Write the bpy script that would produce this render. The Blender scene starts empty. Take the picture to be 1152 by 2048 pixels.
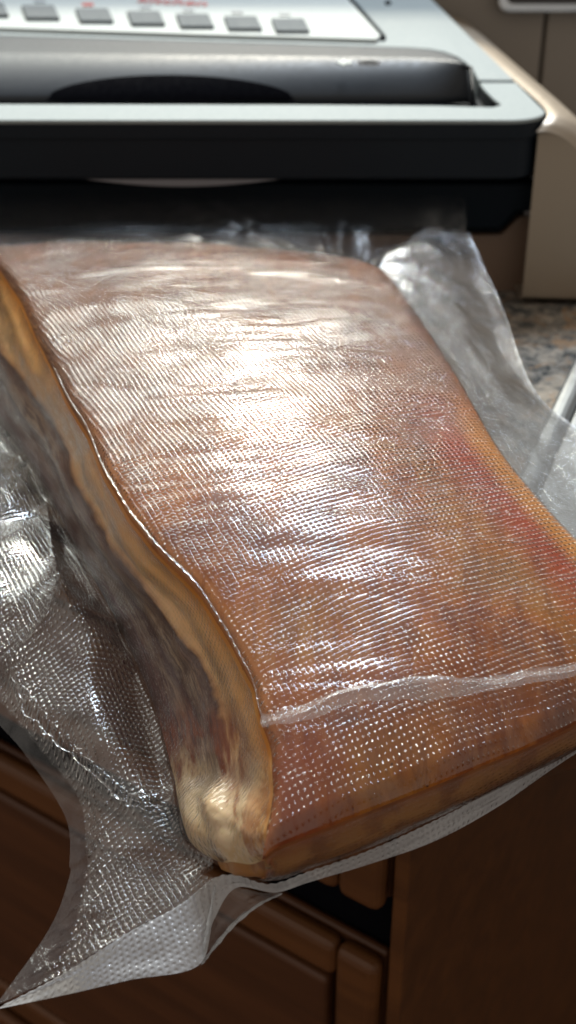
import bpy, bmesh, math, random
import numpy as np
from mathutils import Vector, Matrix
random.seed(7); rng = np.random.default_rng(7)
S = bpy.context.scene
COL = S.collection
R = math.radians

# ------------------------------------------------------------------ camera
PITCH = R(30.5); F = 2500.0; H = 0.20
cd = bpy.data.cameras.new('camera'); cam = bpy.data.objects.new('camera', cd); COL.objects.link(cam)
cam.location = (0, 0, H); cam.rotation_euler = (R(90) - PITCH, 0, 0)
cd.sensor_fit = 'VERTICAL'; cd.sensor_height = 24.0; cd.lens = 24.0 * F / 2048
cd.clip_start = 0.01; cd.clip_end = 50
cd.dof.use_dof = True; cd.dof.focus_distance = 0.305; cd.dof.aperture_fstop = 10.5
S.camera = cam
S.view_settings.view_transform = 'Standard'; S.view_settings.look = 'None'
S.view_settings.exposure = 0; S.view_settings.gamma = 1
S.cycles.transparent_max_bounces = 24; S.cycles.max_bounces = 10
S.cycles.sample_clamp_indirect = 4.0
S.cycles.caustics_reflective = False; S.cycles.caustics_refractive = False

# ------------------------------------------------------------------ world: dim room
W = bpy.data.worlds.new('World'); S.world = W; W.use_nodes = True
W.node_tree.nodes['Background'].inputs[0].default_value = (0.95, 0.86, 0.76, 1)
W.node_tree.nodes['Background'].inputs[1].default_value = 0.42

# ------------------------------------------------------------------ lights: sun and sky through the kitchen window
def area(name, loc, target, sx, sy, power, col):
    l = bpy.data.lights.new(name, 'AREA'); l.shape = 'RECTANGLE'; l.size = sx; l.size_y = sy
    l.energy = power; l.color = col
    o = bpy.data.objects.new(name, l); COL.objects.link(o); o.location = loc
    o.rotation_euler = (Vector(target) - Vector(loc)).to_track_quat('-Z', 'Y').to_euler()
    return o
def polar(az, el, d, c=(0, .33, .04)):
    a = R(az); e = R(el)
    return (c[0] + d * math.sin(a) * math.cos(e), c[1] + d * math.cos(a) * math.cos(e), c[2] + d * math.sin(e))
area('sunlight_from_window', polar(-1, 41, 3.0), (0, .33, .04), .42, .42, 66, (1, .92, .76))
area('window_sky_light', polar(10, 58, 2.2), (0, .35, 0), .6, .5, 42, (.72, .85, 1))
area('wide_window_light', polar(-12, 37, 2.6), (0, .4, .05), 1.8, .8, 36, (.95, 1, .93))

# ------------------------------------------------------------------ helpers
def ray(px, py):
    x = (px - 576) / F; y = -(py - 1024) / F
    c, s = math.cos(PITCH), math.sin(PITCH)
    return np.array([x, c + y * s, -s + y * c])
def P(px, py, z):
    d = ray(px, py); t = (z - H) / d[2]
    return np.array([d[0] * t, d[1] * t, z])
def Q(px, py, Y):
    d = ray(px, py); t = Y / d[1]
    return np.array([d[0] * t, Y, H + d[2] * t])

def tag(o, label=None, cat=None, group=None, kind=None):
    if label: o['label'] = label
    if cat: o['category'] = cat
    if group: o['group'] = group
    if kind: o['kind'] = kind
    return o
def empty(name, loc=(0, 0, 0)):
    o = bpy.data.objects.new(name, None); COL.objects.link(o); o.location = loc; o.empty_display_size = .02
    return o
def link(name, me, mat, parent=None, smooth=True):
    o = bpy.data.objects.new(name, me); COL.objects.link(o)
    if mat: me.materials.append(mat)
    if smooth:
        for p in me.polygons: p.use_smooth = True
    if parent:
        o.parent = parent
        o.location = -Vector(parent.location)
    return o
def mesh(name, verts, faces, mat, parent=None, smooth=False):
    me = bpy.data.meshes.new(name); me.from_pydata([tuple(v) for v in verts], [], faces); me.update()
    return link(name, me, mat, parent, smooth)
def bevel(o, w, seg=3, ang=35):
    m = o.modifiers.new('bevel', 'BEVEL'); m.width = w; m.segments = seg; m.limit_method = 'ANGLE'; m.angle_limit = R(ang)
    return o
def prism(name, top, depth, mat, parent=None, bev=0, direction=(0, 0, -1), smooth=False):
    """solid from an outline, extruded along direction"""
    bm = bmesh.new(); vs = [bm.verts.new(tuple(p)) for p in top]
    f = bm.faces.new(vs); f.normal_update()
    d = Vector(direction)
    r = bmesh.ops.extrude_face_region(bm, geom=[f])
    nv = [v for v in r['geom'] if isinstance(v, bmesh.types.BMVert)]
    bmesh.ops.translate(bm, verts=nv, vec=d * depth)
    bmesh.ops.recalc_face_normals(bm, faces=bm.faces)
    me = bpy.data.meshes.new(name); bm.to_mesh(me); bm.free()
    o = link(name, me, mat, parent, smooth)
    if bev: bevel(o, bev)
    return o
def box(name, lo, hi, mat, parent=None, bev=0, frame=None):
    o0, ex, ey = frame if frame else (np.zeros(3), np.array([1., 0, 0]), np.array([0, 1., 0]))
    def T(x, y, z): return o0 + ex * x + ey * y + np.array([0, 0, z])
    top = [T(lo[0], lo[1], hi[2]), T(hi[0], lo[1], hi[2]), T(hi[0], hi[1], hi[2]), T(lo[0], hi[1], hi[2])]
    return prism(name, top, hi[2] - lo[2], mat, parent, bev)
def crom(pts, n):
    """Catmull-Rom along axis 0 -> n samples"""
    p = np.asarray(pts, float); k = len(p)
    t = np.linspace(0, k - 1, n); i = np.clip(t.astype(int), 0, k - 2); f = t - i
    a = p[np.maximum(i - 1, 0)]; b = p[i]; c = p[i + 1]; d = p[np.minimum(i + 2, k - 1)]
    a = np.where((i == 0).reshape((-1,) + (1,) * (p.ndim - 1)), 2 * b - c, a)
    d = np.where((i == k - 2).reshape((-1,) + (1,) * (p.ndim - 1)), 2 * c - b, d)
    f = f.reshape((-1,) + (1,) * (p.ndim - 1))
    return .5 * (2 * b + (c - a) * f + (2 * a - 5 * b + 4 * c - d) * f ** 2 + (3 * b - a - 3 * c + d) * f ** 3)
def resample(pts, counts):
    """Catmull-Rom along axis 0 with counts[i] samples in span i"""
    p = np.asarray(pts, float); k = len(p); ts = []
    for i, c in enumerate(counts): ts.append(i + np.arange(c) / c)
    t = np.concatenate(ts + [[k - 1]]); i = np.clip(t.astype(int), 0, k - 2); f = t - i
    a = p[np.maximum(i - 1, 0)]; b = p[i]; c = p[i + 1]; d = p[np.minimum(i + 2, k - 1)]
    sh = (-1,) + (1,) * (p.ndim - 1)
    a = np.where((i == 0).reshape(sh), 2 * b - c, a); d = np.where((i == k - 2).reshape(sh), 2 * c - b, d)
    f = f.reshape(sh)
    return .5 * (2 * b + (c - a) * f + (2 * a - 5 * b + 4 * c - d) * f ** 2 + (3 * b - a - 3 * c + d) * f ** 3), t
def vnoise(x, y, seed=0):
    r = np.random.default_rng(seed); T = r.random((64, 64)) * 2 - 1
    xi = np.floor(x).astype(int); yi = np.floor(y).astype(int); fx = x - xi; fy = y - yi
    fx = fx * fx * (3 - 2 * fx); fy = fy * fy * (3 - 2 * fy)
    g = lambda a, b: T[a % 64, b % 64]
    return (g(xi, yi) * (1 - fx) + g(xi + 1, yi) * fx) * (1 - fy) + (g(xi, yi + 1) * (1 - fx) + g(xi + 1, yi + 1) * fx) * fy
def fbm(x, y, seed=0, o=3):
    return sum(vnoise(x * 2 ** k, y * 2 ** k, seed + k) / 2 ** k for k in range(o))
def grid_normals(G):
    du = np.gradient(G, axis=0); dv = np.gradient(G, axis=1)
    n = np.cross(du, dv); n /= np.linalg.norm(n, axis=2, keepdims=True) + 1e-12
    return n
def grid_mesh(name, G, mat, parent=None, uv=None, attrs=None, flip=False):
    n, m, _ = G.shape
    me = bpy.data.meshes.new(name)
    idx = np.arange(n * m).reshape(n, m)
    f = np.stack([idx[:-1, :-1], idx[:-1, 1:], idx[1:, 1:], idx[1:, :-1]], -1).reshape(-1, 4)
    if flip: f = f[:, ::-1]
    me.vertices.add(n * m); me.vertices.foreach_set('co', G.reshape(-1).astype('f'))
    me.loops.add(f.size); me.loops.foreach_set('vertex_index', f.reshape(-1).astype('i'))
    me.polygons.add(len(f)); me.polygons.foreach_set('loop_start', np.arange(0, f.size, 4, dtype='i'))
    me.update(calc_edges=True)
    if uv is not None:
        l = me.uv_layers.new(name='UVMap'); l.data.foreach_set('uv', uv.reshape(-1, 2)[f.reshape(-1)].reshape(-1).astype('f'))
    for k, a in (attrs or {}).items():
        at = me.attributes.new(k, 'FLOAT', 'POINT'); at.data.foreach_set('value', a.reshape(-1).astype('f'))
    return link(name, me, mat, parent, True)

# ------------------------------------------------------------------ material helpers
class NT:
    def __init__(s, name):
        s.m = bpy.data.materials.new(name); s.m.use_nodes = True; s.t = s.m.node_tree; s.t.nodes.clear()
        s.out = s.n('ShaderNodeOutputMaterial')
    def n(s, ty, **kw):
        x = s.t.nodes.new(ty)
        for k, v in kw.items(): setattr(x, k, v)
        return x
    def put(s, sock, v):
        if v is None: return
        if isinstance(v, bpy.types.NodeSocket): s.t.links.new(v, sock)
        elif isinstance(v, (tuple, list)) and len(v) == 3 and sock.type == 'RGBA': sock.default_value = (*v, 1)
        else: sock.default_value = v
    def math(s, op, a, b=None, c=None, clamp=False):
        x = s.n('ShaderNodeMath', operation=op); x.use_clamp = clamp
        for i, v in enumerate((a, b, c)): s.put(x.inputs[i], v)
        return x.outputs[0]
    def mix(s, f, a, b, mode='MIX'):
        x = s.n('ShaderNodeMix', data_type='RGBA', blend_type=mode)
        s.put(x.inputs[0], f); s.put(x.inputs[6], a); s.put(x.inputs[7], b); return x.outputs[2]
    def noise(s, vec, scale, detail=3, rough=.5, dist=0):
        x = s.n('ShaderNodeTexNoise'); s.put(x.inputs['Vector'], vec)
        x.inputs['Scale'].default_value = scale; x.inputs['Detail'].default_value = detail
        x.inputs['Roughness'].default_value = rough; x.inputs['Distortion'].default_value = dist
        return x.outputs[0]
    def ramp(s, f, stops, interp='LINEAR'):
        x = s.n('ShaderNodeValToRGB'); s.put(x.inputs[0], f); cr = x.color_ramp; cr.interpolation = interp
        while len(cr.elements) < len(stops): cr.elements.new(.5)
        for e, (p, c) in zip(cr.elements, stops):
            e.position = p; e.color = (*c, 1) if len(c) == 3 else c
        return x.outputs[0]
    def rng(s, v, a, b, c=0., d=1.):
        x = s.n('ShaderNodeMapRange'); s.put(x.inputs[0], v)
        for i, q in enumerate((a, b, c, d)): x.inputs[i + 1].default_value = q
        x.interpolation_type = 'SMOOTHSTEP'
        return x.outputs[0]
    def obj(s): return s.n('ShaderNodeTexCoord').outputs['Object']
    def mapping(s, vec, scale=(1, 1, 1), rot=(0, 0, 0), loc=(0, 0, 0)):
        x = s.n('ShaderNodeMapping'); s.put(x.inputs[0], vec); x.inputs['Scale'].default_value = scale
        x.inputs['Rotation'].default_value = rot; x.inputs['Location'].default_value = loc; return x.outputs[0]
    def bump(s, h, st, dist, nrm=None):
        x = s.n('ShaderNodeBump'); x.inputs['Strength'].default_value = st; x.inputs['Distance'].default_value = dist
        s.put(x.inputs['Height'], h); s.put(x.inputs['Normal'], nrm) if nrm else None
        return x.outputs[0]
    def attr(s, name):
        return s.n('ShaderNodeAttribute', attribute_name=name).outputs['Fac']
    def pbsdf(s, **kw):
        b = s.n('ShaderNodeBsdfPrincipled')
        for k, v in kw.items(): s.put(b.inputs[k.replace('_', ' ')], v)
        s.t.links.new(b.outputs[0], s.out.inputs[0]); return b

def plain(name, col, rough=.5, metal=0., nscale=400, bumpd=.00003, var=.12, coat=0., spec=.5):
    t = NT(name); o = t.obj(); nz = t.noise(o, nscale, 4); n2 = t.noise(o, nscale * .05, 3)
    c = t.mix(t.math('MULTIPLY', n2, var * 2), col, tuple(x * (1 - var * 2.2) for x in col))
    b = t.pbsdf(Base_Color=c, Metallic=metal, Roughness=t.rng(nz, .2, .8, rough * .85, min(1, rough * 1.15)),
                Normal=t.bump(nz, .5, bumpd))
    b.inputs['Coat Weight'].default_value = coat; b.inputs['Specular IOR Level'].default_value = spec
    return t.m

M_black = plain('black plastic', (.004, .008, .013), .5, spec=.1)
M_gloss = plain('glossy black lid', (.011, .015, .021), .4, spec=.14)
M_handle = plain('dark grey handle plastic', (.040, .046, .054), .46, var=.05, spec=.28)
M_silver = plain('silver paint', (.30, .335, .335), .6, metal=0., spec=.2, var=.05)
M_panel = plain('white control panel', (.50, .53, .51), .6, spec=.2, var=.03)
M_button = plain('grey rubber button', (.16, .175, .18), .75, spec=.15)
M_champ = plain('champagne metal paint', (.38, .31, .235), .4, metal=.3, var=.06)
M_tan = plain('tan plastic', (.25, .17, .12), .45, var=.06)
M_chrome = plain('chrome', (.75, .78, .82), .12, metal=1)
M_grey = plain('grey lid reflection and lock ring', (.22, .22, .24), .5)  # colour of the reflection under the lid and of the lock ring
M_red = plain('red print', (.62, .12, .10), .5)
M_greyprint = plain('grey print', (.35, .37, .38), .5)
M_plate = plain('dark plate', (.05, .045, .042), .3)
M_dark = plain('dark gap', (.003, .003, .005), .9, spec=.05)

def wood(name, base, dark, rot=0.):
    t = NT(name); o = t.mapping(t.obj(), rot=(0, 0, rot))
    g = t.noise(t.mapping(o, (6, 90, 90)), 1.2, 5, .6, .6)
    g2 = t.noise(t.mapping(o, (2, 12, 12)), 3, 3, .5, 1.5)
    c = t.mix(t.rng(g, .3, .7), dark, base); c = t.mix(t.rng(g2, .35, .75, 0, .55), c, tuple(x * .55 for x in base))
    b = t.pbsdf(Base_Color=c, Roughness=.45, Normal=t.bump(g, .3, .0003))
    return t.m
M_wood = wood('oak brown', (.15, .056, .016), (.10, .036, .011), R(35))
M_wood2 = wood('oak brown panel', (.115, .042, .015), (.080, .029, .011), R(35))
M_floor = wood('dark floor wood', (.090, .028, .011), (.060, .019, .008), R(-68))

def granite():
    t = NT('speckled granite'); o = t.obj()
    v = t.n('ShaderNodeTexVoronoi', feature='F1'); v.inputs['Scale'].default_value = 330; t.put(v.inputs['Vector'], o)
    n1 = t.noise(o, 120, 5, .62, .8); n2 = t.noise(t.mapping(o, loc=(3, 1, 2)), 55, 4, .6, 1.2); n3 = t.noise(o, 700, 2)
    c = t.ramp(n1, [(0, (.02, .024, .026)), (.40, (.07, .075, .075)), (.50, (.24, .22, .19)), (.62, (.42, .36, .29)), (1, (.58, .54, .48))])
    c = t.mix(t.rng(n2, .52, .66), c, (.36, .24, .15))
    c = t.mix(t.rng(v.outputs['Distance'], .0, .5, .35, 0), c, (.035, .04, .045))
    c = t.mix(t.rng(n3, .6, .7, 0, .6), c, (.6, .58, .55))
    t.pbsdf(Base_Color=c, Roughness=.22); return t.m
M_granite = granite()

def steel():
    t = NT('brushed steel'); o = t.mapping(t.obj(), (4, 240, 240), rot=(0, 0, R(-68)))
    n = t.noise(o, 5, 3)
    t.pbsdf(Base_Color=(.30, .315, .32), Metallic=.8, Roughness=t.rng(n, .2, .8, .30, .46), Normal=t.bump(n, .2, .0001)); return t.m
M_steel = steel()

def film(name, gloss=1.0, haze=.07, rough=.11, emboss=1.0, pitch=1.38, rot=6., wr=.5, tint=(.97, .97, .97)):
    """embossed clear plastic: a see-through sheet, its gloss and its faint milkiness; UV is in millimetres"""
    t = NT(name)
    uv = t.n('ShaderNodeUVMap', uv_map='UVMap').outputs[0]
    wob = t.n('ShaderNodeTexNoise'); t.put(wob.inputs['Vector'], uv); wob.inputs['Scale'].default_value = .035
    wob.inputs['Detail'].default_value = 1
    vm = t.n('ShaderNodeVectorMath', operation='MULTIPLY_ADD'); t.put(vm.inputs[0], wob.outputs['Color'])
    vm.inputs[1].default_value = (3.2, 3.2, 0); t.put(vm.inputs[2], uv)
    p = t.mapping(vm.outputs[0], rot=(0, 0, R(rot)))
    sp = t.n('ShaderNodeSeparateXYZ'); t.put(sp.inputs[0], p)
    k = 2 * math.pi / pitch
    a = t.math('MULTIPLY', sp.outputs[0], k); b = t.math('MULTIPLY', sp.outputs[1], k)
    if emboss > 0:
        ca = t.math('COSINE', a); cb = t.math('COSINE', b)
        h = t.math('MULTIPLY', t.math('MULTIPLY_ADD', ca, .5, .5), t.math('MULTIPLY_ADD', cb, .5, .5))
        h = t.math('POWER', h, 1.3)
    nz = t.noise(uv, .16, 4, .6, .6); nf = t.noise(uv, .55, 3, .6)
    nb = t.bump(nz, wr, .0012)
    nb = t.bump(nf, wr * .6, .0005, nb)
    if emboss > 0:
        amt = t.rng(t.noise(uv, .05, 3), .25, .55, .55, 1.)
        nb = t.bump(t.math('MULTIPLY', h, amt), 1.0, .00027 * emboss, nb)
    dp = t.n('ShaderNodeVectorMath', operation='DOT_PRODUCT'); t.put(dp.inputs[0], t.n('ShaderNodeNewGeometry').outputs['Incoming']); t.put(dp.inputs[1], nb)
    c1 = t.math('SUBTRACT', 1., t.math('ABSOLUTE', dp.outputs['Value']), clamp=True)
    fre = t.math('MULTIPLY_ADD', t.math('POWER', c1, 5.), .96, .04)
    pat = t.rng(t.noise(uv, .075, 4, .65, .8), .36, .60, .55, 1.2)
    fac = t.math('MULTIPLY', t.math('MULTIPLY', fre, 1.6 * gloss), pat, clamp=True)
    gl = t.n('ShaderNodeBsdfAnisotropic'); gl.inputs['Roughness'].default_value = rough; t.put(gl.inputs['Normal'], nb)
    gl.inputs['Color'].default_value = (1, 1, 1, 1)
    tr = t.n('ShaderNodeBsdfTransparent'); tr.inputs[0].default_value = (*tint, 1)
    df = t.n('ShaderNodeBsdfDiffuse'); df.inputs[0].default_value = (.85, .87, .9, 1); t.put(df.inputs['Normal'], nb)
    tl = t.n('ShaderNodeBsdfTranslucent'); tl.inputs[0].default_value = (.85, .87, .9, 1); t.put(tl.inputs['Normal'], nb)
    dm = t.n('ShaderNodeMixShader'); dm.inputs[0].default_value = .5
    t.put(dm.inputs[1], df.outputs[0]); t.put(dm.inputs[2], tl.outputs[0])
    m1 = t.n('ShaderNodeMixShader'); m1.inputs[0].default_value = haze; t.put(m1.inputs[1], tr.outputs[0]); t.put(m1.inputs[2], dm.outputs[0])
    m2 = t.n('ShaderNodeMixShader'); t.put(m2.inputs[0], fac); t.put(m2.inputs[1], m1.outputs[0]); t.put(m2.inputs[2], gl.outputs[0])
    t.put(t.out.inputs[0], m2.outputs[0]); return t.m
M_film = film('embossed film on the meat', gloss=.95, haze=.004, rough=.08, wr=.12, emboss=1.5)
M_flap = film('embossed film flap', gloss=1.9, haze=.026, rough=.085, emboss=2.1, wr=.12)
M_flap2 = film('smooth under film', gloss=.9, haze=.08, rough=.16, emboss=0)
M_seam = film('smooth heat seam', gloss=1.0, haze=.05, rough=.16, emboss=.12)
M_fold = film('milky folded film', gloss=1.0, haze=.80, rough=.16, emboss=.8)

# ================================================================== SETTING
# counter: front edge runs back to the left, sink edge runs back to the right
bdir = np.array([-.82, .57, 0]); bdir /= np.linalg.norm(bdir); ndir = np.array([bdir[1], -bdir[0], 0])  # into the cabinet
E0 = np.array([.06, .268, 0])
c_pts = [E0 - bdir * .5, E0 + bdir * .75, E0 + bdir * .75 + ndir * 1.5, E0 - bdir * .5 + ndir * 1.5]
ct = prism('counter', c_pts, .022, M_granite, bev=.004); tag(ct, kind='structure')

def plank_floor():
    fl = empty('floor', (0, 0, -.87)); tag(fl, kind='structure')
    adir = np.array([.36, .93, 0]); adir /= np.linalg.norm(adir); sdir = np.array([adir[1], -adir[0], 0])
    base = P(850, 1720, -.87); 
    box('subfloor', (-2.2, -2.5, -.90), (2.2, 3.0, -.874), M_dark, fl)
    w = .155
    for i in range(-9, 10):
        off = (i * .37) % 1.0
        for j in range(-2, 3):
            y0 = -.62 + j * 1.1 + off if i != 1 else -.30 + j * 1.1
            box('plank', (i * w + .002, y0 + .002, -.873), ((i + 1) * w - .002, y0 + 1.096, -.858 - .001 * ((i * 7 + j) % 3)), M_floor, fl, .0015,
                (np.array([base[0], base[1], 0]), sdir, adir))
plank_floor()

# cabinet under the counter
def cabinet():
    C0 = np.array([.037, .287, 0])
    cb = empty('wooden_cabinet', (C0[0], C0[1], -.86))
    tag(cb, 'brown wooden kitchen cabinet with panelled drawers in shade below the counter', 'cabinet')
    fr = (C0, bdir, ndir)
    box('carcass', (.004, .0085, -.858), (.70, .5, -.032), M_dark, cb, 0, fr)  # near-black, so the shade in the drawer slots is in its colour
    box('side_panel', (-.002, .0, -.858), (.0035, .5, -.032), M_wood, cb, .001, fr)
    def drawer(z0, z1):
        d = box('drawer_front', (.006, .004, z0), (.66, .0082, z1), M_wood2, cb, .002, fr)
        rw = .017
        def pc(n, lo, hi, m=M_wood, b=.0036):
            o = box(n, lo, hi, m, None, b, fr); o.parent = d; o.location = (0, 0, 0); o.matrix_parent_inverse = Matrix.Identity(4)
        pc('top_rail', (.006 + rw, -.004, z1 - rw), (.66 - rw, .0038, z1))
        pc('bottom_rail', (.006 + rw, -.004, z0), (.66 - rw, .0038, z0 + rw))
        pc('stile', (.006, -.0043, z0), (.0058 + rw, .0038, z1)); pc('stile', (.6602 - rw, -.0043, z0), (.66, .0038, z1))
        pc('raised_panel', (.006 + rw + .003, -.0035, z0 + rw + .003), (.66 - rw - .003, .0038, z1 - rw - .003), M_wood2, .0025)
    drawer(-.124, -.035); drawer(-.32, -.150); drawer(-.54, -.330)
cabinet()

# wall with tiles
def wall():
    w = empty('wall', (0, .79, 0)); tag(w, kind='structure')
    t = plain('tan wall tile', (.33, .285, .24), .4, var=.15, nscale=60)
    g = plain('tile grout', (.12, .10, .085), .8)
    box('grout_bed', (-1.6, .79, -.9), (1.6, .83, .158), g, w)
    box('window_sill', (-1.6, .775, .159), (1.6, .86, .175), M_panel, w, .003)
    x0 = Q(1090, 70, .78)[0]
    for i in range(-9, 7):
        for j in range(-1, 1):
            box('tile', (x0 + i * .15 + .001, 0.782, -.02 + j * .2 + .001), (x0 + (i + 1) * .15 - .001, 0.7905, -.02 + (j + 1) * .2 - .001 - .021 * (j == 0)), t, w, .001)
wall()

# chrome-edged socket plate on the wall
def plate():
    Y = .775
    a = Q(992, -60, Y); b = Q(992, 24, Y)
    r = empty('wall_socket', (b[0] + .06, .775, b[2])); tag(r, 'dark wall socket plate with a chrome edge on the tan tiles, upper right', 'socket')
    def rr(x0, x1, z0, z1, y, rad):
        pts = []
        for cx, cz, a0 in ((x0 + rad, z0 + rad, 180), (x1 - rad, z0 + rad, 270), (x1 - rad, z1 - rad, 0), (x0 + rad, z1 - rad, 90)):
            for k in range(6):
                q = R(a0 + k * 18); pts.append((cx + rad * math.cos(q), y, cz + rad * math.sin(q)))
        return pts
    x0 = b[0]; z0 = b[2]
    prism('chrome_edge', rr(x0, x0 + .15, z0, z0 + .075, 0.772, .006), .010, M_chrome, r, .0015, (0, 1, 0))
    prism('face_plate', rr(x0 + .005, x0 + .145, z0 + .005, z0 + .070, 0.7695, .004), .003, M_plate, r, .0008, (0, 1, 0))
plate()

# steel sink edge to the right
def sink():
    a = P(1152, 720, .002); d = P(990, 1062, .002) - a; d[2] = 0; d /= np.linalg.norm(d)
    s = np.array([-d[1], d[0], 0]);  # to the right side
    if s[0] < 0: s = -s
    r = empty('steel_drainer', tuple(a)); tag(r, 'bright stainless steel drainer with raised rim on the granite, right edge', 'drainer')
    fr = (np.array([a[0], a[1], 0]), d, s)
    box('drainer_plate', (-.35, .008, .0005), (.17, .30, .003), M_steel, r, .001, fr)
    box('raised_rim', (-.35, .0, .0005), (.175, .0078, .0065), M_steel, r, .003, fr)
sink()

# ================================================================== VACUUM SEALER
def sealer():
    vs = empty('vacuum_sealer', (0, .6, 0))
    tag(vs, 'silver and black vacuum sealer with grey buttons standing behind the bagged meat', 'vacuum sealer')
    XL = -900
    # base
    Yb = .540
    box('base', (-.27, Yb, .004), (.104, .76, .0558), M_black, vs, .002)
    xr = Q(1076, 500, Yb)[0]
    fp = [Q(XL, 470, Yb - .004), Q(1003, 470, Yb - .004), Q(1040, 433, Yb - .004), Q(1076, 431, Yb - .004), Q(1076, 600, Yb - .004), Q(XL, 600, Yb - .004)]
    prism('front_panel', fp, .01, M_tan, vs, .0012, (0, 1, 0))
    ub = [Q(XL, 366, Yb - .012), Q(1083, 366, Yb - .012), Q(1080, 424, Yb - .012), Q(1035, 426, Yb - .012), Q(1000, 462, Yb - .012), Q(XL, 462, Yb - .012)]
    prism('sealing_jaw', ub, .012, M_black, vs, .002, (0, 1, 0))
    # lid body
    zt = .0805
    y0 = P(600, 240, zt)[1]
    xR = P(1104, 240, zt)[0]
    def lid_outline(z, inset=0., back=.25):
        pts = [np.array([-.27, y0 + inset, z])]
        rad = .017
        for k in range(9):
            q = R(-90 + k * 11.25); pts.append(np.array([xR - inset - rad + rad * math.cos(q), y0 + inset + rad + rad * math.sin(q), z]))
        e = P(860, 0, z); c = pts[-1]
        dd = (e - c); pts.append(c + dd * .12); pts.append(c + dd * 1.05); pts.append(np.array([-.27, pts[-1][1], z]))
        a_, b_ = pts[-3], pts[-2]; f_ = min(1, (.77 - a_[1]) / (b_[1] - a_[1])); pts[-2] = a_ + (b_ - a_) * f_; pts[-1][1] = pts[-2][1]
        return pts
    prism('lid', lid_outline(.0738, .0012), .0180, M_gloss, vs, .0015)
    # grey lens below the lid, a light reflection made as a solid
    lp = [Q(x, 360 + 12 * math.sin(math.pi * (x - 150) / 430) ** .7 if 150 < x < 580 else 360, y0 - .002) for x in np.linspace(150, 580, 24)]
    lid_reflection = [Q(x, 356, y0 + .002) for x in np.linspace(150, 580, 24)] + [Q(x, 356 + 17 * max(0, math.sin(math.pi * (x - 150) / 430)), y0 + .002) for x in np.linspace(579, 151, 24)]
    prism('lid_reflection', lid_reflection, .012, M_grey, vs, 0, (0, 1, 0))
    # silver frame on the lid: rim in front, shoulder right, opening for the handle
    o = lid_outline(zt)
    corner = o[:10]
    opening = [P(1032, 164, zt), P(957, 163, zt), P(968, 178, zt), P(985, 195, zt), P(1003, 209, zt), P(985, 214, zt), P(940, 213, zt), P(880, 211, zt), P(600, 209, zt), P(XL, 206, zt)]
    prism('lid_frame', corner + opening, .0018, M_silver, vs, .0007)
    dn = lambda l, z: [np.array([p[0], p[1], z]) for p in l]
    prism('lid_skirt', dn(corner + opening, zt - .00185), .0058, M_gloss, vs, .0004)
    # deck around the panel
    def zdeck(py): return .0812 + (165 - py) * .000085
    def D(px, py, dz=0): return P(px, py, zdeck(py) + dz)
    arc = [(957, 160), (948, 143), (935, 127), (915, 113), (890, 104), (860, 98), (820, 95), (600, 88), (300, 79), (0, 70), (XL, 40)]
    deck = [D(1030, 160), D(862, -4), D(836, -28)] + [D(XL, -28)] + [D(*a) for a in arc[::-1]]
    prism('top_deck', deck, .010, M_silver, vs, .0008)
    panel = [D(XL, 30, .0012), D(0, 55, .0012), D(400, 68, .0012), D(752, 78, .0012), D(762, 70, .0012), D(694, -6, .0012), D(678, -24, .0012), D(XL, -24, .0012)]
    prism('control_panel', panel, .004, M_panel, vs, .0006)
    gr = [D(766, 78, .0008), D(772, 72, .0008), D(703, -6, .0008), D(686, -24, .0008), D(680, -24, .0008), D(696, -6, .0008)]
    prism('panel_groove', gr, .002, M_dark, vs)
    hl = [D(776 + 6 * math.cos(q), 4 + 3.5 * math.sin(q), .0004) for q in np.linspace(0, 2 * math.pi, 13)[:-1]]
    prism('vent_hole', hl, .002, M_dark, vs)
    # buttons
    for k, (bx, by) in enumerate([(-22, 16), (80, 22), (188, 28), (291, 33.5), (389, 39), (485, 43.5), (580, 48)]):
        w, h = 34, 12.5
        pts = [D(bx - w - 4, by - h, .0022), D(bx - w - 4 + 10, by + h, .0022), D(bx + w + 6, by + h, .0022), D(bx + w - 6, by - h, .0022)]
        b_ = prism('button', pts, .0016, M_button, vs, .0007)
    for bx, by, m in ((176, 8, M_red), (80, 2, M_greyprint), (291, 13, M_greyprint), (377, 19, M_greyprint), (475, 23, M_greyprint), (570, 27, M_greyprint)):
        w = 11; pts = [D(bx - w - 1, by - 2.4, .0014), D(bx - w, by + 2.4, .0014), D(bx + w, by + 2.4, .0014), D(bx + w - 1, by - 2.4, .0014)]
        prism('indicator_mark', pts, .0006, m, vs)
    tc = bpy.data.curves.new('print', 'FONT'); tc.body = 'kitchen'; tc.size = .0118; tc.extrude = .0001
    to = bpy.data.objects.new('print', tc); COL.objects.link(to); bpy.context.view_layer.update()
    me = bpy.data.meshes.new_from_object(to.evaluated_get(bpy.context.evaluated_depsgraph_get())); bpy.data.objects.remove(to)
    a = D(272, 4, .0014); b = D(410, 12, .0014); ex = Vector(b - a); L = ex.length; ex.normalize()
    ez = Vector((0, -.16, 1)).normalized(); ey = ez.cross(ex).normalized()
    wid = max(v.co.x for v in me.vertices); s = L / wid
    me.transform(Matrix.Translation(Vector(a)) @ Matrix((ex, ey, ez)).transposed().to_4x4() @ Matrix.Scale(s, 4))
    link('printed_name', me, M_red, vs, False)
    # handle bar
    cols = list(np.linspace(XL, 700, 24)) + list(np.linspace(730, 946, 22)); rows = 22
    def back(x):
        if x < 800: return 74 + (x / 800.) * 24 if x > 0 else 74 + x * .03
        u = (x - 800) / 146.; return 98 + 62 * (1 - math.sqrt(max(0, 1 - u ** 2.2)))
    def zprof(f): return .0745 + (.0915 - .0745) * (math.sin(min(1, f / .62) * math.pi / 2) ** .8)
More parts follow.
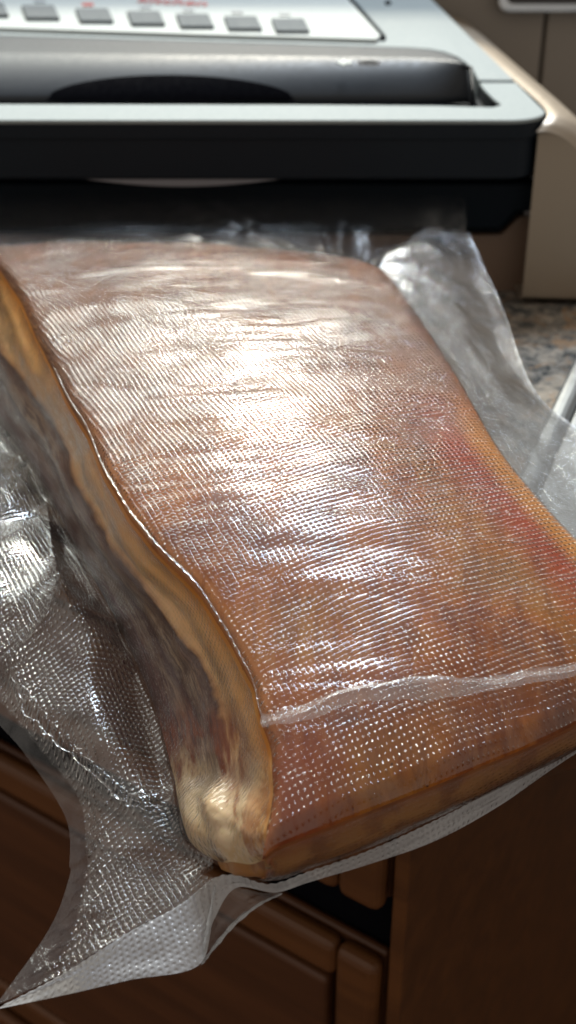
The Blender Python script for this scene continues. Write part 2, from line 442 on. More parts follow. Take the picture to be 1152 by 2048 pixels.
    def HP(x, f):
        py = 206 + (back(x) - 206) * f
        z = zprof(f)
        e = 1.0
        if x > 925: e = math.sqrt(max(0, 1 - ((x - 925) / 21.) ** 2))
        z = .0740 + (z - .0740) * max(.02, e)
        # keep plan position from the nominal profile
        p = P(x, py, .0745 + .0155 * f); p[2] = z; return p
    G = np.array([[HP(x, f) for x in cols] for f in np.linspace(0, 1, rows)])
    G[:, :, 2] = np.minimum(G[:, :, 2], .0905)
    hm = grid_mesh('handle', G, M_handle, vs); 
    sm = hm.modifiers.new('thick', 'SOLIDIFY'); sm.thickness = .002; sm.offset = -1
    # fingertip recess: its dark hollow drawn as a black arch laid on the handle
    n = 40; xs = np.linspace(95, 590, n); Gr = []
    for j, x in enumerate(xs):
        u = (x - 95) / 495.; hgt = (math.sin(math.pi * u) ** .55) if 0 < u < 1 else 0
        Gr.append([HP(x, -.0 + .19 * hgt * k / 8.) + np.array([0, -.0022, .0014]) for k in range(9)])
    grec = grid_mesh('finger_recess_shade', np.array(Gr), M_dark, vs)
    # lock mark: ring and dot
    def ring(name, px, py, r0, r1, mat):
        c = P(px, py, .0915); vsx = []; fs = []; N = 28
        for k in range(N):
            q = 2 * math.pi * k / N
            for rr in (r0, r1): vsx.append((c[0] + rr * math.cos(q), c[1] + rr * math.sin(q), .0918))
        for k in range(N):
            k2 = (k + 1) % N; fs.append((2 * k, 2 * k + 1, 2 * k2 + 1, 2 * k2))
        o = mesh(name, vsx, fs, mat, vs); m = o.modifiers.new('s', 'SOLIDIFY'); m.thickness = .0005; m.offset = 0; return o
    ring('lock_mark', 738, 127, .0024, .0040, M_black); ring('lock_mark', 738, 127, .0, .0015, M_black)
    ring('lock_mark', 738, 127, .0050, .0054, M_grey)
    ar = [P(x, y, .0915) for x, y in ((673, 124), (690, 117), (690, 121), (702, 122), (702, 127), (690, 127), (690, 131))]
    prism('arrow_mark', ar, .0006, M_panel, vs)
    # champagne housing on the right side
    secs = [(xR + .0006, .0800), (xR + .006, .0800), (xR + .014, .0765), (xR + .022, .068), (xR + .030, .052), (xR + .036, .030), (xR + .039, .010), (xR + .039, .003)]
    ys = np.array([.517, .521, .530, .56, .62, .68, .72, .772]); inset = [.010, .004, .0, 0, 0, 0, 0, 0]
    e = P(860, 0, zt); c = P(1104, 200, zt); slope = (e[0] - c[0]) / (e[1] - c[1])
    Gh = []
    for Y, ins in zip(ys, inset):
        sh = slope * max(0, Y - c[1]); row = []
        for i, (x, z) in enumerate(secs):
            k = i / (len(secs) - 1)
            row.append((x + sh * (1 - k * .6) - ins * .6, Y + (0 if i else 0), max(.003, z - ins * .5)))
        row = row + [(xR - .001 + (sh if True else 0) - .004, Y, .003)]
        Gh.append(row)
    Gh = crom(np.array(Gh), 40)
    Gh = np.swapaxes(crom(np.swapaxes(Gh, 0, 1), 40), 0, 1)
    Gh[:, :, 2] = np.maximum(Gh[:, :, 2], .003)
    grid_mesh('side_housing', Gh, M_champ, vs, flip=False)
    # front cap of the housing
    f0 = Gh[0]; f1_ = f0.copy(); f1_[:, 0] = xR - .004; f1_[:, 1] += .002
    grid_mesh('housing_front', np.stack([f0, f1_], 0), M_champ, vs)
    box('panel_gap', (xr + .0005, .533, .004), (xr + .0022, .545, .055), M_dark, vs)
    box('foot', (.08, .55, 0), (.10, .57, .0042), M_black, vs); box('foot', (-.2, .55, 0), (-.18, .57, .0042), M_black, vs)
sealer()

# ================================================================== SLAB AND BAG SURFACES
# one row per station along the slab (back to front); columns left flap -> side -> top -> right flap : (px, py, z)
L = [(-30, 470, .052), (66, 640, .0500), (160, 830, .0455), (250, 1010, .0405), (400, 1180, .0345), (505, 1360, .0270), (540, 1540, .0200), (528, 1685, .0130)]
Rr = [(745, 500, .052), (832, 618, .0500), (912, 740, .0455), (1000, 890, .0400), (1108, 1020, .0340), (1225, 1140, .0280), (1310, 1250, .0210), (1350, 1330, .0140)]
Sd = [(-90, 520, .034), (0, 710, .0320), (105, 880, .0270), (180, 1050, .0215), (315, 1225, .0155), (408, 1390, .0090), (440, 1560, .0030), (440, 1715, .0000)]
B = [(-150, 560, .012), (-60, 760, .0110), (42, 905, .0080), (112, 1030, .0040), (222, 1230, .0000), (300, 1400, -.005), (345, 1560, -.009), (392, 1728, -.012)]
M1 = [(-260, 620, .010), (-140, 800, .0090), (-40, 940, .0070), (45, 1085, .0065), (125, 1240, .0070), (200, 1430, -.002), (280, 1605, -.010), (300, 1720, -.016)]
M2 = [(-360, 660, .009), (-230, 830, .0080), (-120, 990, .0040), (-30, 1190, .0040), (18, 1345, -.002), (95, 1462, -.008), (185, 1580, -.014), (205, 1730, -.020)]
O = [(-460, 700, .008), (-330, 860, .0060), (-220, 1020, .0020), (-120, 1230, -.002), (-50, 1390, -.008), (48, 1508, -.014), (132, 1640, -.020), (139, 1755, -.025)]
UP = [(20, 2004, -.0285), (130, 1945, -.024), (255, 1866, -.0195), (360, 1810, -.0155), (425, 1758, -.0125), (470, 1750, -.0110), (540, 1768, -.0090), (620, 1742, -.0075), (740, 1700, -.0060), (870, 1641, -.0045), (1000, 1574, -.0035), (1152, 1496, -.003), (1400, 1365, -.003)]
cc, ss = math.cos(PITCH), math.sin(PITCH)
def proj(p):
    q = p - np.array([0, 0, H]); x = q[..., 0]; f = q[..., 1] * cc - q[..., 2] * ss; y = q[..., 1] * ss + q[..., 2] * cc
    return 576 + F * x / f, 1024 - F * y / f
def A(l): return np.array([P(*p) for p in l])
Lp, Rp, Sp, Bp, M1p, M2p, Op = map(A, (L, Rr, Sd, B, M1, M2, O))
axis = np.array([.36, -.93, 0]); axis /= np.linalg.norm(axis); cross = np.array([.93, .36, 0]); cross /= np.linalg.norm(cross)

NS = 8
def rows_dense(cp, n): return crom(cp, n)
NR = 340
Ld, Rd, Sd_, Bd, M1d, M2d, Od = (rows_dense(x, NR) for x in (Lp, Rp, Sp, Bp, M1p, M2p, Op))
tt = np.linspace(0, 7, NR)
# waviness of the meat edge
w = fbm(tt * 1.4, tt * 0 + 3, 11, 3) * .0009
Ld = Ld + cross * w[:, None]

def top_surface(n):
    s = np.linspace(0, 1, n)[None, :, None]
    G = Ld[:, None, :] * (1 - s) + Rd[:, None, :] * s
    u = ((G - Ld[0]) @ cross); v = ((G - Ld[0]) @ axis)
    crown = .0045 * np.sin(np.pi * np.clip(s[..., 0], 0, 1)) ** .8
    bump = .0006 * fbm(u * 26, v * 20, 3, 2) + .00028 * fbm(u * 45, v * 80, 9, 2)
    # long shallow ribs running down the front half
    rib = .0006 * vnoise(u * 75 + .5 * vnoise(v * 25, u * 6, 4), v * 9, 6) * np.clip((tt[:, None] - 3.2) / 1.5, 0, 1)
    edge = np.clip(np.minimum(s[..., 0], 1 - s[..., 0]) / .05, 0, 1)
    G = G + np.zeros_like(G)
    G[:, :, 2] += crown + (bump + rib) * edge - .0012 * (1 - edge) ** 2
    # rear shoulder and front shoulder roll down
    G[:, :, 2] -= .004 * np.clip(1 - tt[:, None] / .5, 0, 1) ** 2
    G[:, :, 2] -= .0022 * np.clip((tt[:, None] - 6.72) / .28, 0, 1) ** 2 + .0012 * np.clip(1 - s[..., 0] / .018, 0, 1) ** 2
    # slump of the front edge between the corners
    sag = np.sin(np.pi * np.clip(s[..., 0], 0, 1)) * np.clip((tt[:, None] - 5) / 2, 0, 1) ** 2
    G += axis * (sag * .006)[..., None]
    return G
TOP = top_surface(300)

# ---- materials of the meat
def meat_top():
    t = NT('smoked meat face'); o = t.obj()
    s = t.attr('across'); v = t.attr('along')
    n1 = t.noise(o, 28, 5, .6, .8); n2 = t.noise(t.mapping(o, (1, 1, 1), rot=(0, 0, R(21)), loc=(2, 1, 0)), 60, 4, .6)
    st = t.noise(t.mapping(o, (60, 12, 20), rot=(0, 0, R(21))), 1.6, 4, .6, .5)
    c = t.ramp(n1, [(0, (.070, .013, .004)), (.36, (.150, .034, .005)), (.49, (.27, .074, .007)), (.64, (.27, .098, .012)), (1, (.33, .15, .04))])
    c = t.mix(t.rng(st, .42, .68, 0, .55), c, (.125, .024, .006))
    c = t.mix(t.rng(n2, .55, .7, 0, .4), c, (.11, .035, .02))
    edge = t.math('MULTIPLY', t.rng(t.math('ADD', s, t.math('MULTIPLY', n2, .03)), .905, .965), t.rng(v, 2.0, 3.0, .12, 1))
    red = t.math('MULTIPLY', t.rng(t.math('ADD', s, t.math('MULTIPLY', n1, .12)), .82, .95), t.rng(v, 1.9, 3.0, .0, .9))
    c = t.mix(red, c, (.27, .034, .007)); c = t.mix(t.math('MULTIPLY', edge, .95), c, (.44, .17, .030))
    ledge = t.rng(t.math('ADD', s, t.math('MULTIPLY', n2, -.02)), .0, .03, 1, 0)
    c = t.mix(ledge, c, (.36, .13, .04))
    c = t.mix(t.math('MULTIPLY', t.rng(v, 3.2, 1.2, 0, 1), t.rng(n2, .3, .6, .45, .8)), c, (.135, .070, .046))  # rear half greyed: part of the silvery sheen is put into the colour
    gr = t.noise(t.mapping(o, (160, 26, 40), rot=(0, 0, R(21)), loc=(1, 4, 0)), 2.2, 5, .7, 1.2)
    c = t.mix(t.rng(gr, .50, .64, 0, .38), c, (.095, .018, .005)); c = t.mix(t.rng(gr, .46, .36, 0, .28), c, (.36, .14, .035))
    c = t.mix(t.rng(t.noise(o, 700, 2), .70, .75, 0, .8), c, (.03, .012, .008))
    # pinker wet patch in the front left corner
    pk = t.math('MULTIPLY', t.rng(v, 5.0, 6.2), t.rng(s, .25, .03, 0, 1))
    c = t.mix(t.math('MULTIPLY', pk, t.rng(n1, .3, .6, .2, .8)), c, (.20, .036, .014))
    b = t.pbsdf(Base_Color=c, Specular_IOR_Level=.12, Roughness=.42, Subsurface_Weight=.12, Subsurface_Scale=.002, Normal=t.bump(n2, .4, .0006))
    b.inputs['Subsurface Radius'].default_value = (1, .35, .15)
    return t.m
def meat_side():
    t = NT('layered side of smoked meat'); o = t.obj()
    q = t.attr('down'); v = t.attr('along')
    cx = t.n('ShaderNodeCombineXYZ'); t.put(cx.inputs[0], t.math('MULTIPLY', v, .9)); t.put(cx.inputs[1], t.math('MULTIPLY', q, 2.2))
    n1 = t.noise(cx.outputs[0], 1.3, 5, .6, .4)
    st = t.noise(t.mapping(cx.outputs[0], (1, 5., 1)), 4.2, 6, .68, .7)
    n2 = t.noise(o, 90, 4, .65); n3 = t.noise(t.mapping(o, (3, 1, 3), rot=(0, 0, R(21)), loc=(5, 3, 1)), 30, 4, .65, .7)
    qq = t.math('ADD', q, t.math('MULTIPLY', t.math('SUBTRACT', n1, .5), .24))
    c = t.ramp(qq, [(0, (.66, .24, .040)), (.14, (.86, .44, .15)), (.37, (.88, .53, .24)), (.41, (.62, .32, .13)), (.445, (.10, .045, .035)),
                    (.52, (.30, .18, .115)), (.64, (.52, .37, .25)), (.71, (.085, .035, .034)), (.78, (.30, .19, .13)), (.90, (.13, .045, .040)), (1, (.04, .025, .025))])
    c = t.mix(t.math('MULTIPLY', t.rng(n2, .50, .68), t.rng(qq, .38, .5, .12, .7)), c, (.13, .055, .035))
    c = t.mix(t.rng(n3, .56, .74, 0, .5), c, t.mix(t.rng(qq, .3, .45), (.66, .36, .12), (.13, .05, .04)))
    # creamy fat end in front, with brown clefts
    fat = t.rng(t.math('ADD', v, t.math('MULTIPLY', n1, .8)), 5.85, 6.35)
    fc = t.mix(t.rng(q, .0, .25), (.66, .34, .12), (.66, .47, .27))
    fc = t.mix(t.rng(n3, .54, .66, 0, .75), fc, (.34, .12, .035))
    c = t.mix(fat, c, fc)
    red = t.math('MULTIPLY', t.rng(v, 4.9, 5.4), t.rng(v, 6.2, 5.85, 0, 1))
    red = t.math('MULTIPLY', red, t.math('MULTIPLY', t.rng(q, .1, .4), t.rng(n3, .40, .60)))
    c = t.mix(red, c, (.24, .06, .02))
    nf_ = t.math('SUBTRACT', 1., fat)
    c = t.mix(t.math('MULTIPLY', nf_, t.math('MULTIPLY', t.rng(st, .46, .58), t.rng(qq, .40, .48, 0, .8))), c, (.085, .035, .032))
    c = t.mix(t.math('MULTIPLY', nf_, t.math('MULTIPLY', t.rng(st, .60, .70), t.rng(qq, .40, .50, 0, .6))), c, (.55, .38, .24))
    sp = t.noise(o, 900, 2, .5); c = t.mix(t.math('MULTIPLY', t.rng(sp, .68, .73), t.rng(n1, .5, .65)), c, (.06, .03, .015))
    b = t.pbsdf(Base_Color=c, Specular_IOR_Level=.2, Roughness=.38, Subsurface_Weight=.35, Subsurface_Scale=.0035, Normal=t.bump(n2, .5, .0007))
    b.inputs['Subsurface Radius'].default_value = (1, .45, .15)
    return t.m
def meat_front():
    t = NT('browned front edge of meat'); o = t.obj()
    q = t.attr('down'); n1 = t.noise(t.mapping(o, (8, 8, 30)), 4, 5, .6, .5); n2 = t.noise(o, 120, 4, .6)
    c = t.ramp(t.math('ADD', q, t.math('MULTIPLY', t.math('SUBTRACT', n1, .5), .6)), [(0, (.24, .075, .022)), (.3, (.36, .17, .055)), (.6, (.34, .15, .048)), (.85, (.17, .070, .028)), (1, (.14, .07, .04))])
    c = t.mix(t.rng(n2, .46, .64, 0, .7), c, (.16, .055, .022))
    b = t.pbsdf(Base_Color=c, Roughness=.45, Subsurface_Weight=.3, Subsurface_Scale=.004, Normal=t.bump(n2, .5, .0006)); return t.m

def slab():
    r = empty('smoked_meat_slab', tuple(Bp[3])); r.location.z = .0
    tag(r, 'thick smoked pork slab with amber fat edge, sealed inside the clear bag', 'meat')
    ins = .0007
    T = TOP.copy(); T[:, :, 2] -= ins
    n, m, _ = T.shape
    s = np.repeat(np.linspace(0, 1, m)[None], n, 0); v = np.repeat(tt[:, None], m, 1)
    grid_mesh('browned_face', T, meat_top(), r, attrs={'across': s, 'along': v}, flip=True)
    # left side: from the top edge via the mid line to the bottom
    k = 70; a = np.linspace(0, 1, k)
    Tl = T[:, 0, :]; A_, B_, C_ = Tl, Sd_.copy(), Bd.copy()
    side = np.zeros((n, k, 3))
    for j, q in enumerate(a):
        side[:, j] = (1 - q) ** 2 * A_ + 2 * q * (1 - q) * (2 * B_ - .5 * (A_ + C_)) + q * q * C_
    q2 = np.repeat(a[None], n, 0); v2 = np.repeat(tt[:, None], k, 1)
    nn = grid_normals(side)
    if (nn @ cross).mean() > 0: nn = -nn
    lay = .0008 * np.sin(q2 * 15 + 1.6 * fbm(v2 * 1.2, q2 * 2, 5, 2)) * np.sin(np.pi * q2) + .0007 * fbm(v2 * 3, q2 * 4, 21, 3) * np.sin(np.pi * q2)
    # lumpy fat knob in front and the cleft behind it
    lump = .0045 * np.exp(-((v2 - 6.5) / .42) ** 2 - ((q2 - .60) / .34) ** 2) - .0015 * np.exp(-((v2 - 5.95) / .14) ** 2 - ((q2 - .6) / .3) ** 2)
    lump -= .0016 * np.exp(-((q2 - .62 + (v2 - 6.5) * .25) / .11) ** 2 - ((v2 - 6.55) / .35) ** 2)
    lump -= .0045 * np.clip((v2 - 6.65) / .35, 0, 1) ** 2.2
    side = side + nn * (lay + lump - ins * np.minimum(1, q2 * 8))[..., None]
    global SIDE
    SIDE = side + nn * ins * 1.3
    grid_mesh('fat_and_lean_side', side, meat_side(), r, attrs={'down': q2, 'along': v2})
    # front end, from the front edge of the top and side down to the underside
    loop = np.concatenate([side[-1][::-1], T[-1][1:]])       # bottom-left -> up the side -> along the top front edge
    mm = len(loop); kk = 26
    low = []
    c0 = side[-1][-1]
    upl = crom(A(UP), 800); ux = proj(upl)[0]; lx = proj(loop)[0]; lxk = lx[k - 1:]
    tgt = np.interp(lxk, [lxk[0], lxk[0] + 120, lxk.max()], [lxk[0] - 40, lxk[0] + 115, lxk.max()])
    for i, p in enumerate(loop):
        g = tgt[max(i, k - 1) - (k - 1)]
        d = upl[np.argmin(abs(ux - g))] - axis * .0012 + np.array([0, 0, .0006])
        if i < k: d = c0 + (d - c0) * (i / (k - 1.)) ** 1.0
        low.append(d)
    low = np.array(low); fr = []
    for j in range(kk):
        q = j / (kk - 1.); b = math.sin(q * math.pi) * .003
        fr.append(loop * (1 - q) + low * q + axis * b)
    fr = np.array(fr); qf = np.repeat(np.linspace(0, 1, kk)[:, None], mm, 1); qf[:, :k] = .35 + .2 * qf[:, :k]
    fr[1:, :, 2] += (.0006 * fbm(qf * 3, np.arange(mm)[None] / 30. + qf * 0, 8, 2) * np.sin(np.pi * qf))[1:]
    grid_mesh('front_end', fr, meat_front(), r, attrs={'down': qf, 'along': qf * 0 + 7})
    global FRONT; FRONT = fr
    # right side and underside, simple closing walls
    Rt = T[:, -1, :]; Rb = Rt - np.array([0, 0, .030]) - cross * .002; Rb[:, 2] = np.maximum(Rb[:, 2], Bd[:, 2])
    wall_ = np.stack([Rt, Rt * .6 + Rb * .4 + cross * .002, Rb], 1)
    grid_mesh('right_side', wall_, meat_front(), r, attrs={'down': np.repeat(np.array([[0, .5, 1.]]), n, 0), 'along': np.zeros((n, 3))})
    grid_mesh('underside', np.stack([side[:, -1], Rb], 1), meat_front(), r, attrs={'down': np.ones((n, 2)), 'along': np.zeros((n, 2))})
    bk = T[0]; bk2 = bk.copy(); bk2[:, 2] = .012; bk2 -= axis * .003
    grid_mesh('back_end', np.stack([bk, bk2], 0), meat_front(), r, attrs={'down': np.ones((2, m)), 'along': np.zeros((2, m))})
slab()

def uvmm(G, off=(0, 0), l0=0):
    """millimetre coordinates of a sheet: arc length across, distance along the bag"""
    d = np.linalg.norm(np.diff(G, axis=1), axis=2); u = np.concatenate([np.zeros((G.shape[0], 1)), np.cumsum(d, 1)], 1)
    u = u - u[:, l0:l0 + 1] + ((G[:, l0:l0 + 1] - Lp[0]) @ cross)
    v = (G - Lp[0]) @ axis
    return np.stack([u * 1000 + off[0], v * 1000 + off[1]], -1)

def uvpl(G, off=0):
    return np.stack([(G - Lp[0]) @ cross * 1000 + off, (G - Lp[0]) @ axis * 1000 + off], -1)
def uvarc(G):
    a = np.linalg.norm(np.diff(G[0], axis=0), axis=1); u = np.concatenate([[0], np.cumsum(a)])[None] * np.ones((G.shape[0], 1))
    d = np.linalg.norm(np.diff(G, axis=0), axis=2); v = np.concatenate([np.zeros((1, G.shape[1])), np.cumsum(d, 0)], 0)
    return np.stack([u * 1000, v * 1000], -1)
def bag():
    r = empty('vacuum_bag', (0, .35, 0))
    tag(r, 'clear embossed vacuum bag sealed round the meat, wrinkled flaps at its sides', 'bag')
    # film on the top face
    T = TOP.copy(); n, m, _ = T.shape
    u = ((T - Ld[0]) @ cross); v = ((T - Ld[0]) @ axis)
    pucker = .00045 * np.abs(vnoise(u * 30 + v * 40, v * 190 - u * 60, 31)) * (vnoise(u * 20, v * 20, 33) > -.2)
    sx = np.linspace(0, 1, m)[None]
    pucker += np.exp(-(sx / .035) ** 2) * .0007 * np.abs(vnoise(v * 420 + u * 200, v * 30, 35)) * (.4 + np.abs(vnoise(v * 45, v * 0, 36)))
    T[:, :, 2] += .0003 + pucker
    grid_mesh('top_film', T, M_film, r, uv=uvpl(T), flip=True)
    Sx = SIDE
    grid_mesh('side_film', Sx, film('film on the fat side', gloss=1.0, haze=.004, rough=.10, emboss=.55, wr=.1), r, uv=uvmm(Sx, (7, 0)))
    Fx = (FRONT + axis * .0008)[:, 69:]
    grid_mesh('front_film', Fx, film('film on the front end', gloss=.7, haze=.03, rough=.15, emboss=.5), r, uv=uvarc(Fx))
    # edge bead along the upper left corner of the slab
    # left flap
    side_b = SIDE[:, -1, :]
    ext = lambda a, b: a
    cols = [side_b, side_b * .75 + M1d * .25 + np.array([0, 0, -.001]), M1d, M2d, Od]
    F0 = np.stack(cols, 1)
    Fd, tc = resample(F0.swapaxes(0, 1), [20, 45, 50, 40]); Fd = Fd.swapaxes(0, 1)
    # rows beyond the front: spread towards the bag's lower corner
    rows9 = [(400, 1745, -.013), (345, 1790, -.016), (260, 1850, -.020), (170, 1895, -.023), (100, 1855, -.027)]
    rows10 = [(432, 1758, -.012), (360, 1812, -.016), (255, 1868, -.020), (120, 1950, -.024), (-10, 2012, -.028)]
    r9 = resample(A(rows9), [20, 45, 50, 40])[0]; r10 = resample(A(rows10), [20, 45, 50, 40])[0]
    sub = Fd[::6]
    last = Fd[-1]
    seq = np.concatenate([sub[:-1], [last, r9, r10]], 0)
    G = resample(seq, [6] * (len(seq) - 3) + [60, 45])[0]
    uv = uvpl(G)
    U, V = uv[..., 0] / 1000, uv[..., 1] / 1000
    mask = np.clip((tc[None, :] - .3) / .8, 0, 1)
    inner = mask * np.clip((3.3 - tc[None, :]) / .4, .12, 1)
    crum = (np.abs(vnoise(U * 30 + V * 12, V * 26, 41)) * .0060 - np.abs(vnoise(U * 45 - V * 30, V * 38 + U * 20, 42)) * .0024 + .0002 * vnoise(U * 120, V * 120, 43))
    G[:, :, 2] += crum * inner
    # sharp fold lines between the facets
    fl = lambda a, b, w, h: h * np.exp(-np.abs((U * a + V * b - w)) / .0035)
    pxg, pyg = proj(G)
    def seg(x0, y0, x1, y1, h, wpx):
        dx, dy = x1 - x0, y1 - y0; l = math.hypot(dx, dy)
        a = ((pxg - x0) * dx + (pyg - y0) * dy) / l; b = ((pxg - x0) * dy - (pyg - y0) * dx) / l
        return h * np.exp(-np.abs(b) / wpx) * np.clip(1 - np.maximum(np.abs(a - l / 2) - l / 2, 0) / 25, 0, 1)
    for q in ((95, 1030, 125, 1220, .0045, 26), (125, 1220, 25, 1350, .0045, 26), (125, 1225, 230, 1260, .003, 20), (130, 1235, 250, 1330, .0035, 22), (30, 1365, 140, 1500, .002, 9), (140, 1500, 270, 1612, .0022, 9), (270, 1612, 345, 1590, .002, 9)):
        G[:, :, 2] += seg(*q)
    # ribs across the sealed margin
    rib = np.clip((tc[None, :] - 2.6) / .4, 0, 1) * np.clip((3.75 - tc[None, :]) / .3, 0, 1)
    G[:, :, 2] += .00045 * np.sin(V * 2 * math.pi / .0042) * rib
    cut = int(np.argmin(abs(tc - 3.45)))
    grid_mesh('left_flap', G[:, :cut + 1], M_flap, r, uv=uv[:, :cut + 1])
    grid_mesh('side_seam', G[:, cut:], M_seam, r, uv=uv[:, cut:])
    U2 = G.copy(); U2[:, :, 2] -= .0016 + .0022 * np.abs(vnoise(U * 28 + 9, V * 25, 51)) * inner
    grid_mesh('back_film', U2[:, :cut + 1:2], film('back sheet', gloss=1., haze=.003, rough=.09, wr=.12, emboss=2., rot=-3, pitch=1.38), r, uv=uv[:, :cut + 1:2] + 3.3)
    # bright roll along the crease of the margin
    def tube(name, pts, rad, mat, nseg=8, n=120, bead=False):
        c = crom(np.array(pts), n); d = np.gradient(c, axis=0); d /= np.linalg.norm(d, axis=1)[:, None]
        up = np.array([0, 0, 1.]); a = np.cross(d, up); a /= np.linalg.norm(a, axis=1)[:, None]; b = np.cross(a, d)
        q = np.linspace(0, 2 * np.pi, nseg + 1)
        tp = np.linspace(0, 1, n); rr = rad * (np.sin(np.pi * tp) ** .3 * (1 + .35 * vnoise(tp * 25, tp * 0, 3)))
        if bead:
            c = c + .0009 * np.stack([vnoise(tp * 40, tp * 0 + 5, 1), vnoise(tp * 40, tp * 0, 2), tp * 0], -1)
            rr = rr * (.55 + .6 * np.abs(np.sin(tp * 95)) + .5 * vnoise(tp * 60, tp * 0, 8))
        Gt = c[:, None] + (a[:, None] * np.cos(q)[None, :, None] + b[:, None] * np.sin(q)[None, :, None] * .55) * rr[:, None, None]
        uvt = np.stack(np.meshgrid(q, np.linspace(0, 60, n)), -1)
        return grid_mesh(name, Gt, mat, r, uv=uvt)
    tube('crease', [P(*p) for p in ((22, 1350, .0005), (60, 1432, -.004), (130, 1495, -.0075), (200, 1560, -.010), (262, 1612, -.011), (310, 1612, -.010), (345, 1590, -.007))], .00035, M_flap, 8, 260, True)
    eb = Ld[70:270:8] + np.array([0, 0, .0004]) - cross * .0003
    tube('crease', list(eb), .00030, M_film, 8, 260)
    # ---- front flange (bag bottom seam): upper line -> lower line
    up = UP
    _ = [(20, 2004, -.0285), (130, 1945, -.024), (255, 1866, -.0195), (360, 1810, -.0155), (425, 1758, -.0115), (470, 1748, -.0095), (540, 1768, -.0075), (620, 1742, -.0060), (740, 1700, -.0050), (870, 1641, -.0040), (1000, 1574, -.0035), (1152, 1496, -.003), (1400, 1365, -.003)]
    lo = [(-4, 2018, -.030), (130, 1990, -.028), (260, 1960, -.025), (395, 1932, -.022), (428, 1840, -.018), (472, 1776, -.013), (550, 1785, -.011), (620, 1764, -.0100), (740, 1728, -.0100), (870, 1682, -.0090), (1000, 1611, -.0080), (1152, 1508, -.006), (1400, 1370, -.005)]
    NU = 420; u_ = crom(A(up), NU); l_ = crom(A(lo), NU)
    k = 26; s = np.linspace(0, 1, k)[:, None, None]
    Gf = u_[None] * (1 - s) + l_[None] * s
    arc = np.concatenate([[0], np.cumsum(np.linalg.norm(np.diff(u_, axis=0), axis=1))])
    ph = arc[None, :] * np.ones((k, 1))
    Gf[:, :, 2] += .0007 * np.sin(np.pi * s[..., 0]) * vnoise(ph * 90, s[..., 0] * 3, 61) + .00015 * np.sin(ph * 2 * math.pi / .0021) * (1 - s[..., 0])
    wd = np.linalg.norm(Gf[-1] - Gf[0], axis=1)
    uvf = np.stack([ph * 1000, s[..., 0] * wd[None] * 1000], -1)
    grid_mesh('bottom_seam', Gf, M_fold, r, uv=uvf)
    # film hanging below the corner: small see-through gusset
    gs_u = A([(432, 1765, -.0118), (455, 1772, -.0125), (500, 1776, -.013), (560, 1785, -.011)]); gs_l = A([(400, 1930, -.0225), (425, 1895, -.022), (470, 1845, -.019), (562, 1790, -.0125)])
    a_ = crom(gs_u, 60); b_ = crom(gs_l, 60); s3 = np.linspace(0, 1, 30)[:, None, None]
    Gg = a_[None] * (1 - s3) + b_[None] * s3; Gg[:, :, 2] += .0012 * vnoise(np.linspace(0, 5, 60)[None] + s3[..., 0] * 2, s3[..., 0] * 2, 5)
    grid_mesh('gusset', Gg, M_flap2, r, uv=np.stack(np.meshgrid(np.linspace(0, 15, 60), np.linspace(0, 12, 30)), -1))
    tube('crease', [P(*p) for p in ((402, 1930, -.0225), (428, 1895, -.022), (470, 1846, -.019), (520, 1808, -.0152), (566, 1786, -.012))], .0005, M_fold, 8, 60)
    tube('crease', [P(*p) for p in ((402, 1928, -.0223), (415, 1860, -.0175), (430, 1770, -.0118))], .0004, M_fold, 8, 60)
    # ---- pleat standing on the top film near the front
    def onplane(px, py):
        f = (py - 1180) / 400.; return .0392 - f * .0135
    pu = [(520, 1447), (600, 1423), (680, 1384), (780, 1361), (860, 1352), (940, 1361), (985, 1368), (1060, 1352), (1152, 1337), (1300, 1290)]
    pl = [(524, 1453), (612, 1441), (690, 1411), (780, 1400), (860, 1401), (930, 1390), (988, 1379), (1060, 1367), (1152, 1352), (1300, 1300)]
    Tflat = TOP.reshape(-1, 3)
    PX, PY = proj(Tflat)
    def hit(px, py, dz):
        i = np.argmin((PX - px) ** 2 + (PY - py) ** 2); return P(px, py, Tflat[i, 2] + dz)
    au = crom(np.array([hit(x, y, .0022) for x, y in pu]), 160); al = crom(np.array([hit(x, y, .0008) for x, y in pl]), 160)
    ab = al + np.array([0, .0065, -.0004])
    mid = (au * .55 + al * .45) + np.array([0, -.0004, .0008])
    Gp = resample(np.stack([al, mid, au, ab], 0), [8, 8, 8])[0]
    pp = np.linspace(0, 1, 160)
    Gp[:, :, 2] += .0003 * vnoise(pp[None] * 30, np.linspace(0, 3, Gp.shape[0])[:, None], 3)
    uvp = np.stack(np.meshgrid(pp * 90, np.linspace(0, 5, Gp.shape[0])), -1)
    grid_mesh('pleat', Gp, film('pleat film', gloss=1.1, haze=.19, rough=.16, emboss=.5), r, uv=uvp)
    # ---- right flap
    Fr1 = A([(860, 470, .040), (925, 590, .032), (990, 715, .025), (1082, 850, .020), (1180, 970, .016), (1300, 1080, .012), (1390, 1180, .008), (1430, 1250, .006)])
    Fr2 = A([(938, 470, .040), (1005, 618, .026), (1058, 765, .018), (1135, 845, .015), (1250, 905, .012), (1380, 1010, .010), (1470, 1100, .006), (1520, 1200, .004)])
    f1 = crom(Fr1, NR); f2 = crom(Fr2, NR); rt = TOP[:, -1]
    Gr, tr_ = resample(np.stack([rt, rt * .88 + f1 * .12 - np.array([0, 0, .004]), f1, f2], 0), [14, 60, 50]); Gr = Gr.swapaxes(0, 1)
    uvr = uvmm(Gr); U, V = uvr[..., 0] / 1000, uvr[..., 1] / 1000
    mk = np.clip((tr_[None] - .4) / .8, 0, 1) * np.clip((3.02 - tr_[None]) / .7, .15, 1)
    # radiating folds near the rear corner
    th = np.arctan2(Gr[..., 1] - TOP[0, -1, 1], Gr[..., 0] - TOP[0, -1, 0] + .01)
    back_ = np.clip(1 - V / .11, 0, 1)
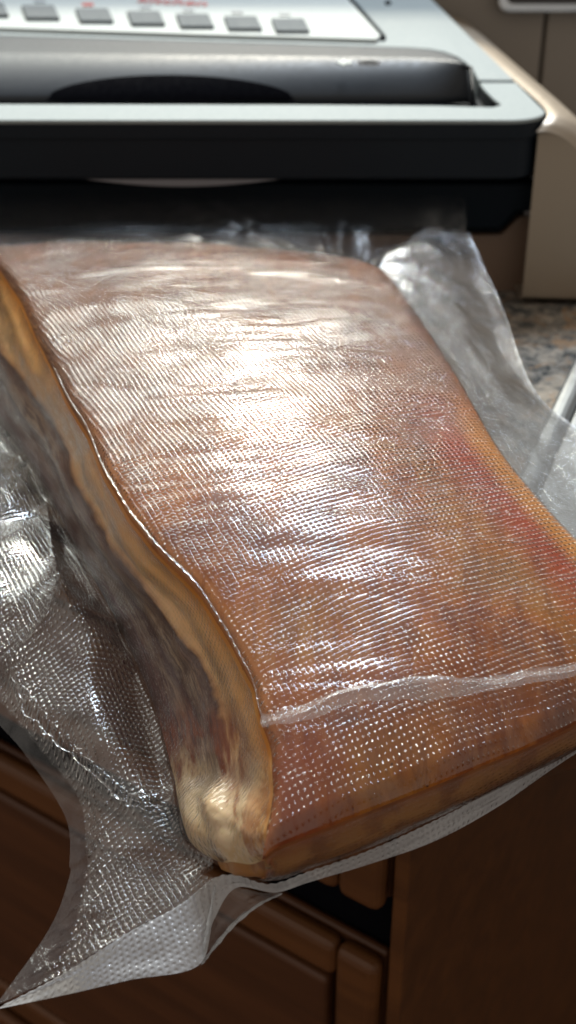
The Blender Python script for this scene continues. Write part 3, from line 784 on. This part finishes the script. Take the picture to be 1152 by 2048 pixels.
    Gr[:, :, 2] += mk * (.0075 * back_ * np.abs(np.sin(th * 5.5 + 1.2)) + .0030 * np.abs(vnoise(U * 24, V * 22, 71)) * (.35 + back_) + .0003 * vnoise(U * 120, V * 120, 72))
    grid_mesh('right_flap', Gr, film('film of the right flap', gloss=1.9, haze=.14, rough=.14, emboss=.9), r, uv=uvr, flip=True)
    G2 = Gr.copy()[:, 8:]; G2[:, :, 2] -= .0018 + .0015 * np.abs(vnoise(U[:, 8:] * 26 + 5, V[:, 8:] * 24, 77)) * mk[:, 8:]
    grid_mesh('back_film', G2, M_flap2, r, uv=uvr[:, 8:] + 1.7, flip=True)
    rimp = f2[::20]
    tube('flap_edge', list(rimp), .00035, M_fold, 6, 160)
    # ---- neck running back into the sealer
    m = TOP.shape[1]
    e0 = np.concatenate([TOP[0], Gr[0, 1:]]); e0 = e0[::3]
    nx = len(e0)
    en = np.stack([np.linspace(-.13, Q(930, 410, .53)[0], nx), np.full(nx, .5335), np.full(nx, .047)], 1)
    m1 = e0 * .75 + en * .25; m1[:, 2] = e0[:, 2] - .010; m2 = e0 * .35 + en * .65; m2[:, 2] = .042
    NG = resample(np.stack([e0, e0 - axis * .004 - np.array([0, 0, .0022]), m1, m2, en], 0), [6, 16, 24, 20])[0]
    uvn = uvmm(NG.swapaxes(0, 1)[:, :]).swapaxes(0, 1)
    U = NG[..., 0]; V = NG[..., 1]
    fade = np.sin(np.linspace(0, math.pi, NG.shape[0]))[:, None]
    rad = np.arctan2(V - .44, U - .02)
    NG[:, :, 2] += fade * (.0026 * np.abs(vnoise(rad * 9, V * 6, 81)) + .0016 * np.abs(vnoise(U * 55 - V * 50, V * 15, 82)))
    uvn = np.stack([U * 1000, V * 1000], -1)
    grid_mesh('neck_film', NG, film('film of the bag neck', gloss=.8, haze=.03, rough=.16, emboss=.7), r, uv=uvn)
    N2 = NG.copy()[8:]; N2[:, :, 2] -= .004; 
    grid_mesh('neck_back_film', N2, film('neck back sheet', gloss=.5, haze=.02, rough=.16, emboss=.5), r, uv=uvn[8:] + 2)
bag()
